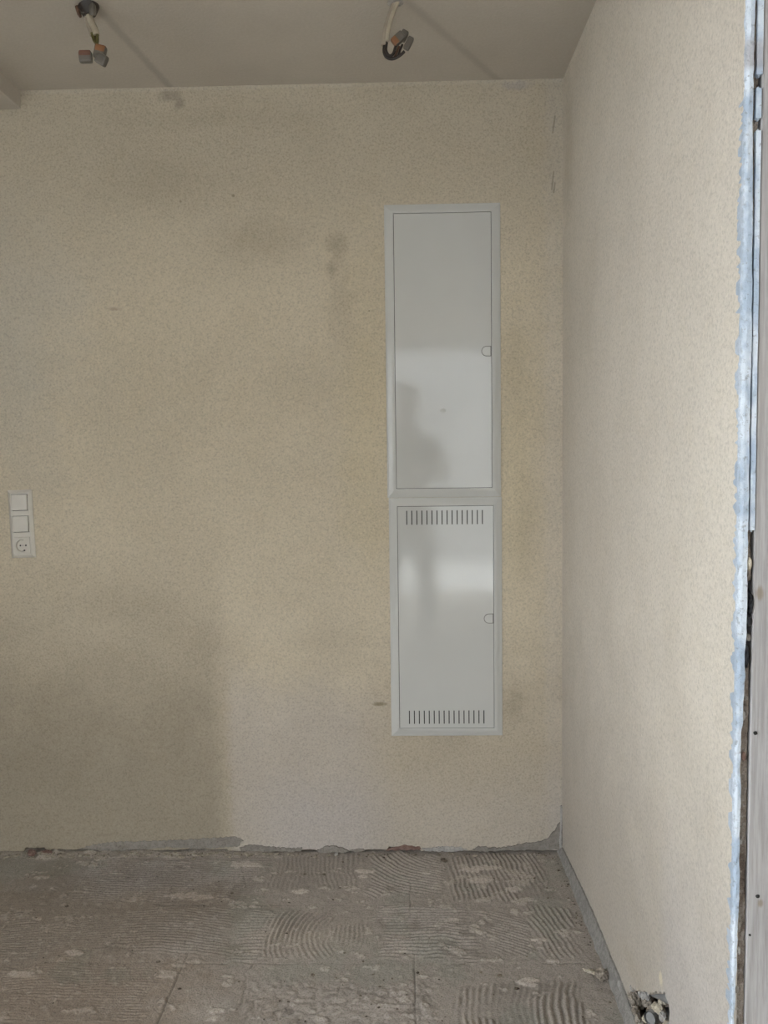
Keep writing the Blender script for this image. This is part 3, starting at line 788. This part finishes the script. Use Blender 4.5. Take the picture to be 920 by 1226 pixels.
upper, udoor, LU = cabinet('taller white steel wall cabinet above the vented one, plain glossy door', -.0485, .3205, 1.1885, 2.1212, -.0180, .2900, 1.2190, 2.0907, 1.655, ())
lower, ldoor, LL = cabinet('shorter white steel wall cabinet with rows of vent slots in its door', -.0445, .3225, .3985, 1.1876, -.0160, .2940, .4270, 1.1591, .790,
                      ((.0135, .2590, 1.100, 1.146, 16), (.0155, .2610, .4405, .4850, 16)))
bm = bmesh.new(); lump(bm, (.135, D-.0089, 1.468), .010, 9, (1.0, .06, .7), 3, .3); link('smudge', LU(bm), plain('dusty_smudge', (.55, .545, .52), .7), udoor)

# ---------------------------------------------------------------- switch and socket plate
def switch_plate():
    root = empty('switch_socket_plate', (-1.2535, D, 1.116)); root.rotation_euler = (0, math.radians(1.2)*-1, 0)
    tag(root, 'white plastic three-gang plate, two rocker switches over a socket, left edge', 'switch')
    w, h = .040, .112
    wins = [(-.0275, .0275, z-.0275, z+.0275) for z in (.071, 0.0, -.071)]
    # stepped frame with three openings
    bm = door_panel(-w+.009, w-.009, -h+.009, h-.009, [(a+.0002, b-.0002, c, d) for a, b, c, d in wins], -.0100, .0085)
    rect_ring(bm, -w, w, -h, h, [(0, -.0003), (0, -.0030), (.0010, -.0042), (.0075, -.0092), (.0090, -.0100)])
    link('frame', bm, M['plastic'], root)
    for z in (.071, 0.0):
        bm = bmesh.new()
        vs = box(bm, -.0258, .0256, -.0138, -.0032, z-.0255, z+.0262, .0014)
        for v in bm.verts:                       # rocker tilts a little: lower half presses in
            if v.co.y < -.008: v.co.y -= .0022*(z-v.co.z)/.0268
        link('rocker', bm, M['plastic'], root)
        bm = bmesh.new(); box(bm, -.0274, .0274, -.0030, -.0018, z-.0274, z+.0274); link('support_plate', bm, M['dark'], root)
    z = -.071; n = 48
    bm = bmesh.new()
    def ring(r, y): return [bm.verts.new((r*math.cos(2*PI*k/n), y, z+r*math.sin(2*PI*k/n))) for k in range(n)]
    sq = []
    for k in range(n):
        a = 2*PI*k/n; c, s_ = math.cos(a), math.sin(a); f = .0266/max(abs(c), abs(s_)); sq.append(bm.verts.new((c*f, -.0118, z+s_*f)))
    sq0 = [bm.verts.new((v.co.x, -.003, v.co.z)) for v in sq]
    rs = [sq0, sq, ring(.0205, -.0118), ring(.0200, -.0114), ring(.0192, -.0035)]
    for a, b in zip(rs, rs[1:]):
        for k in range(n): bm.faces.new((a[k], a[(k+1) % n], b[(k+1) % n], b[k]))
    bm.faces.new(rs[-1])
    sock = link('socket', bm, M['plastic'], root)
    for x in (-.0085, .0095):
        bm = bmesh.new(); tube(bm, [(x, -.0042, z), (x, -.0030, z)], .0028, 14); link('pin_hole', bm, M['hole'], sock)
    bm = bmesh.new(); tube(bm, [(0, -.0048, z), (0, -.0030, z)], .0022, 12); link('screw', bm, M['steel'], sock)
    for s_ in (-1, 1):
        bm = bmesh.new(); box(bm, -.003, .003, -.0095, -.0032, z+s_*.0185-.0012, z+s_*.0185+.0012, .0005); link('earth_clip', bm, M['steel'], sock)
    bm = bmesh.new(); tube(bm, [(.004, -.0044, z-.0165), (.004, -.0030, z-.0165)], .0028, 12); link('clip_slot', bm, M['hole'], sock)
    return root
switch_plate()

# ---------------------------------------------------------------- cables hanging from the ceiling outlets
def connector(parent, c, size, rot, body, lever, flip=1):
    w, d, h = size
    mtx = Matrix.Translation(c) @ rot.to_matrix().to_4x4()
    bm = bmesh.new(); box(bm, -w/2, w/2, -d/2, d/2, -h/2, h/2, min(size)*.30)
    bmesh.ops.transform(bm, matrix=mtx, verts=bm.verts[:])
    o = link('connector', bm, M[body], parent)
    bm = bmesh.new(); box(bm, -w*.46, w*.46, -d*.52, d*.52, -h*.10 if flip > 0 else -h*.56, h*.56 if flip > 0 else h*.02, min(size)*.28)
    bmesh.ops.transform(bm, matrix=mtx, verts=bm.verts[:])
    link('lever', bm, M[lever], o)
    return o
from mathutils import Euler
def cable_left():
    ox, oy = -.796, 2.226
    root = empty('lamp_cable', (ox, oy, H)); tag(root, 'left hanging lamp cable with red-brown connector and dark ceiling clamp', 'cable', 'bare lamp cables at the ceiling')
    Lc = lambda x, z, dy=0: (x-ox, dy, z-H)
    bm = bmesh.new(); tube(bm, [Lc(-.800, 2.499), Lc(-.798, 2.492), Lc(-.796, 2.474)], [.028, .025, .014], 20)
    box(bm, -.022, .004, -.012, .012, -.026, -.004, .003)
    link('ceiling_clamp', bm, M['bw'], root)
    bm = bmesh.new(); tube(bm, smooth_path([Lc(-.787, 2.492, -.012), Lc(-.784, 2.478, -.016), Lc(-.786, 2.468, -.012)], 4), [.009]*9, 10); link('clamp_screw', bm, M['wago'], root)
    bm = bmesh.new(); tube(bm, [Lc(-.830, 2.497), Lc(-.826, 2.478), Lc(-.822, 2.470)], [.006, .005, .003], 8); link('spare_wire', bm, M['brw'], root)
    bm = bmesh.new(); tube(bm, smooth_path([Lc(-.800, 2.480), Lc(-.796, 2.462), Lc(-.786, 2.440), Lc(-.782, 2.424)], 6), .0085, 12); link('sheath', bm, M['sheath'], root)
    bm = bmesh.new(); tube(bm, smooth_path([Lc(-.806, 2.480, .006), Lc(-.806, 2.462, .006), Lc(-.798, 2.440, .006), Lc(-.794, 2.426, .006)], 6), .0075, 12); link('sheath', bm, M['sheath2'], root)
    for pts, mt, r in (([(-.794, 2.430), (-.789, 2.412), (-.780, 2.398), (-.776, 2.385)], 'yg', .0042), ([(-.780, 2.428), (-.780, 2.410), (-.784, 2.395), (-.783, 2.375)], 'yg', .0042), ([(-.787, 2.426, .004), (-.785, 2.40, .004), (-.788, 2.372, .004)], 'brw', .0034)):
        bm = bmesh.new(); tube(bm, smooth_path([Lc(*p) for p in pts], 5), r, 8); link('wire', bm, M[mt], root)
    connector(root, Lc(-.774, 2.380), (.030, .018, .032), Euler((0, .25, 0)), 'wago', 'orange')
    connector(root, Lc(-.811, 2.367, -.004), (.034, .020, .028), Euler((.1, -.05, .1)), 'wago', 'rbrown')
    connector(root, Lc(-.768, 2.358, -.008), (.030, .018, .026), Euler((.2, .6, -.1)), 'wago', 'wago')
    return root
cable_left()
def cable_right():
    ox, oy = -.004, 2.25
    root = empty('lamp_cable', (ox, oy, H)); tag(root, 'right hanging lamp cable, curved sheath with wires looping up to orange connector', 'cable', 'bare lamp cables at the ceiling')
    Lc = lambda x, z, dy=0: (x-ox, dy, z-H)
    bm = bmesh.new(); tube(bm, [Lc(-.004, 2.499), Lc(-.004, 2.496)], [.022, .016], 20); link('ceiling_outlet', bm, M['palepl'], root)
    bm = bmesh.new(); tube(bm, smooth_path([Lc(-.004, 2.499), Lc(-.012, 2.482), Lc(-.023, 2.455), Lc(-.031, 2.425), Lc(-.034, 2.392)], 6), .0082, 12); link('sheath', bm, M['sheath2'], root)
    bm = bmesh.new(); tube(bm, smooth_path([Lc(.002, 2.499, -.006), Lc(-.006, 2.482, -.006), Lc(-.016, 2.455, -.006), Lc(-.024, 2.425, -.006), Lc(-.026, 2.400, -.006)], 6), .0058, 12); link('sheath', bm, M['sheath'], root)
    for pts, mt, r in (([(-.034, 2.394), (-.035, 2.376), (-.028, 2.362), (-.012, 2.358), (.006, 2.366), (.018, 2.376)], 'bw', .0040),
                       ([(-.028, 2.398, -.004), (-.030, 2.378, -.004), (-.022, 2.365, -.004), (-.012, 2.368, -.004), (-.006, 2.384, -.004), (-.003, 2.394, -.004)], 'bw', .0038),
                       ([(-.022, 2.366, .004), (-.010, 2.362, .004), (-.004, 2.372, .004), (.004, 2.392, .004)], 'brw', .0034), ([(-.012, 2.362, .006), (.000, 2.366, .006), (.008, 2.385, .006), (.013, 2.397, .006)], 'bw', .0032)):
        bm = bmesh.new(); tube(bm, smooth_path([Lc(*p) for p in pts], 6), r, 8); link('wire', bm, M[mt], root)
    connector(root, Lc(.003, 2.406, -.006), (.024, .018, .034), Euler((.1, .9, 0)), 'wago', 'orange', -1)
    connector(root, Lc(.016, 2.416, .002), (.020, .016, .026), Euler((.1, .5, 0)), 'wago', 'wago')
    connector(root, Lc(.029, 2.397, .004), (.017, .015, .032), Euler((0, .5, 0)), 'wago', 'wago')
    return root
cable_right()

# ---------------------------------------------------------------- rubble lying on the floor
def chunk(name, x, y, r, mat, label, seed, sq=(1.2, 1, .7), cat='rubble', group=None):
    bm = bmesh.new(); lump(bm, (0, 0, 0), r, seed, sq, 3, 1.0)
    zmin = min(v.co.z for v in bm.verts)
    o = link(name, bm, M[mat], None, False, (x, y, floor_h(x, y)-zmin-.0015)); tag(o, label, cat, group)
chunk('mortar_chunk', .488, 2.035, .020, 'dmort', 'rough brown and white mortar chunk against the right wall band', 3, (1.1, 1.0, .8))
chunk('mortar_chunk', .462, 2.052, .013, 'mortar', 'small pale mortar chunk left of the brown chunk by the right wall', 4, (1.5, .9, .6))
chunk('brick_chip', -1.255, 2.690, .020, 'redch', 'reddish brown brick chip at foot of back wall, far left', 5, (1.0, .7, .85))
chunk('brick_chip', -1.205, 2.696, .013, 'redch', 'smaller flat brown chip right of the reddish chip, far left', 6, (1.9, .6, .5))
chunk('mortar_chunk', .118, 2.640, .011, 'crumb', 'dark pebble under the right half of the lower cabinet', 7)
chunk('mortar_chunk', -.232, 2.692, .008, 'palepl', 'tiny white mortar chip at foot of wall left of cabinets', 8)
bm = bmesh.new(); rnd = random.Random(12)
spots = [(-.673, 2.522), (-.588, 2.516), (-.532, 2.446), (-.323, 2.557), (-.262, 2.557), (-.242, 2.045), (.137, 2.165), (-.007, 2.135), (-.167, 2.138), (.272, 1.989), (.188, 2.056), (.233, 2.046), (.399, 2.535),
         (.32, 2.685), (.48, 2.66), (.485, 2.58), (-.641, 2.236), (-.57, 1.987), (-1.011, 2.375), (-.968, 2.38), (-.952, 2.093), (-.865, 2.096), (-.654, 2.097), (-.116, 2.101), (-.039, 2.031), (.025, 2.056),
         (-.60, 2.375), (-.555, 2.40), (.03, 2.688), (.20, 2.692), (-.30, 2.69), (-.16, 2.688)]
spots += [(rnd.uniform(-1.35, .50), 2.698-abs(rnd.gauss(0, .012))) for _ in range(110)] + [(rnd.uniform(-1.3, .50), rnd.uniform(1.86, 2.68)) for _ in range(90)]
spots += [(rnd.uniform(.478, .500), rnd.uniform(1.9, 2.68)) for _ in range(40)] + [(rnd.uniform(-.4, .1), rnd.uniform(1.86, 2.05)) for _ in range(40)]
for i, (x, y) in enumerate(spots):
    r = rnd.uniform(.0035, .0065) if i < 32 else rnd.uniform(.0014, .0040)
    lump(bm, (x, y, floor_h(x, y)+r*.35), r, i, (rnd.uniform(.9, 1.7), rnd.uniform(.7, 1.2), .6), 1, .6)
tag(link('crumbs', bm, M['crumb']), 'dark crumbs scattered over the bare floor', 'rubble', kind='stuff')
bm = bmesh.new()
for i in range(150):
    x = rnd.uniform(-1.4, -.42) if i < 100 else rnd.uniform(-.4, .5); y = 2.696-abs(rnd.gauss(0, .012)); r = rnd.uniform(.003, .010 if i < 100 else .006)
    lump(bm, (x, y, floor_h(x, y)+r*.2), r, 900+i, (rnd.uniform(1, 1.8), rnd.uniform(.7, 1.1), .6), 1, .5)
tag(link('mortar_bits', bm, m_rubble('dusty_mortar', (0.27, 0.235, 0.19), (0.43, 0.385, 0.32)), wall_back), 'pale mortar bits along the foot of the wall', kind='stuff')

# ---------------------------------------------------------------- the photographer, seen only as a reflection in the glossy doors
def skinned(name, pts, mat, parent, root=0, sub=2):
    """pts: list of (parent index or None, (x, y, z), (rx, ry))"""
    me = bpy.data.meshes.new(name)
    me.from_pydata([p[1] for p in pts], [(p[0], i) for i, p in enumerate(pts) if p[0] is not None], [])
    o = bpy.data.objects.new(name, me); C.objects.link(o); o.parent = parent
    me.materials.append(mat)
    sk = o.modifiers.new('skin', 'SKIN'); sk.use_smooth_shade = True
    lay = me.skin_vertices[0].data
    for i, p in enumerate(pts):
        lay[i].radius = p[2]; lay[i].use_root = (i == root)
    sd = o.modifiers.new('subdivision', 'SUBSURF'); sd.levels = sub; sd.render_levels = sub
    return o

def photographer():
    P0 = Vector((.035, -.335, 0))
    root = empty('person', P0)
    tag(root, 'person in dark jacket and trousers holding up a phone, reflected in the cabinet doors', 'person')
    B = []
    def j(par, x, y, z, rx, ry=None): B.append((par, (x, y, z), (rx, ry or rx))); return len(B)-1
    pel = j(None, 0, 0, .97, .135, .105); bel = j(pel, 0, .005, 1.13, .130, .10); che = j(bel, 0, 0, 1.34, .155, .11); nb = j(che, 0, -.01, 1.50, .085, .075)
    nk = j(nb, 0, .005, 1.58, .055, .058); jaw = j(nk, 0, .025, 1.645, .062, .075); hd = j(jaw, 0, .015, 1.715, .082, .094); j(hd, 0, .005, 1.785, .055, .068)
    nose = j(jaw, 0, .118, 1.665, .012, .012)
    for s in (-1, 1):
        hip = j(pel, s*.095, 0, .88, .092, .095); kn = j(hip, s*.125, .025, .50, .060, .064); cf = j(kn, s*.135, -.005, .36, .056, .060); an = j(cf, s*.145, -.015, .10, .036, .040); j(an, s*.165, .13, .045, .036, .026)
        sh = j(che, s*.175, -.005, 1.405, .058, .060); el = j(sh, s*.245, .02, 1.195, .043, .043); fa = j(el, s*.185, .13, 1.205, .040, .038); wr = j(fa, s*.075-.02, .262, 1.225, .026, .022)
        pm = j(wr, s*.060-.030, .292, 1.236, .024, .030)
        for k in range(4):                       # four fingers closed round the phone's edge, thumb on its back
            z = 1.262-.017*k; ln = (.9, 1.0, .96, .8)[k]
            a = j(pm, s*.052-.035, .312, z, .0085); b = j(a, s*.049-.035, .312+.020*ln, z+.002, .0080); c = j(b, s*(.049-.016*ln)-.035, .334, z+.003, .0072); j(c, s*(.049-.030*ln)-.035, .333, z+.003, .0062)
        t1 = j(pm, s*.050-.035, .292, 1.262, .0100); t2 = j(t1, s*.036-.035, .303, 1.282, .0088); j(t2, s*.024-.035, .308, 1.294, .0074)
    body = skinned('body', B, M['skin'], root)
    J = []
    def q(par, x, y, z, rx, ry=None): J.append((par, (x, y, z), (rx, ry or rx))); return len(J)-1
    w = q(None, 0, 0, .90, .165, .130); m = q(w, 0, .005, 1.13, .155, .125); c = q(m, 0, 0, 1.35, .178, .135); n = q(c, 0, -.01, 1.48, .105, .092); q(n, 0, -.004, 1.56, .076, .074)
    for s in (-1, 1):
        sh = q(c, s*.178, -.005, 1.400, .070, .075); el = q(sh, s*.250, .018, 1.185, .060, .060); fa = q(el, s*.185, .13, 1.203, .054, .052); q(fa, s*.092-.018, .245, 1.221, .040, .036)
    skinned('jacket', J, M['jacket'], root)
    L = []
    def r(par, x, y, z, rx, ry=None): L.append((par, (x, y, z), (rx, ry or rx))); return len(L)-1
    w = r(None, 0, 0, .98, .145, .115); cr = r(w, 0, 0, .90, .140, .115)
    for s in (-1, 1):
        hip = r(cr, s*.098, 0, .83, .100, .105); kn = r(hip, s*.125, .024, .50, .076, .080); cf = r(kn, s*.136, -.004, .34, .070, .074); r(cf, s*.146, -.014, .085, .062, .064)
    skinned('trousers', L, M['jeans'], root)
    for s in (-1, 1):
        skinned('shoe', [(None, (s*.146, -.055, .045), (.040, .042)), (0, (s*.152, .02, .050), (.044, .048)), (1, (s*.165, .12, .036), (.046, .034)), (2, (s*.172, .185, .030), (.034, .026))], M['shoe'], root)
    skinned('hair', [(None, (0, -.045, 1.68), (.088, .078)), (0, (0, -.025, 1.745), (.096, .096)), (1, (0, .030, 1.790), (.080, .074)), (2, (0, .085, 1.790), (.040, .022))], M['hair'], root)
    for s in (-1, 1):
        bm = bmesh.new(); bmesh.ops.create_uvsphere(bm, u_segments=14, v_segments=10, radius=.0125, matrix=Matrix.Translation((s*.031, .088, 1.708))); link('eye', bm, M['frame_w'], root, True)
        bm = bmesh.new(); bmesh.ops.create_uvsphere(bm, u_segments=12, v_segments=8, radius=.0062, matrix=Matrix.Translation((s*.031, .0965, 1.708))); link('iris', bm, M['hair'], root, True)
        bm = bmesh.new(); lump(bm, (s*.078, .008, 1.69), .022, 5, (.4, .8, 1.3), 2, .05); link('ear', bm, M['skin'], root, True)
    bm = bmesh.new(); lump(bm, (0, .098, 1.632), .018, 3, (1.3, .35, .35), 2, .05); link('lips', bm, M['brw'], root, True)
    ph = empty('phone', P0+Vector((-.035, .321, 1.187)))
    tag(ph, 'dark phone held upright in front of the person, reflected in the cabinet doors', 'phone')
    bm = bmesh.new(); box(bm, -.0365, .0365, -.004, .004, 0, .152, .0035); link('case', bm, M['glass'], ph)
    bm = bmesh.new(); box(bm, -.010, .012, .004, .0062, .118, .146, .0015); link('camera_bump', bm, M['glass'], ph)
    return root
photographer()
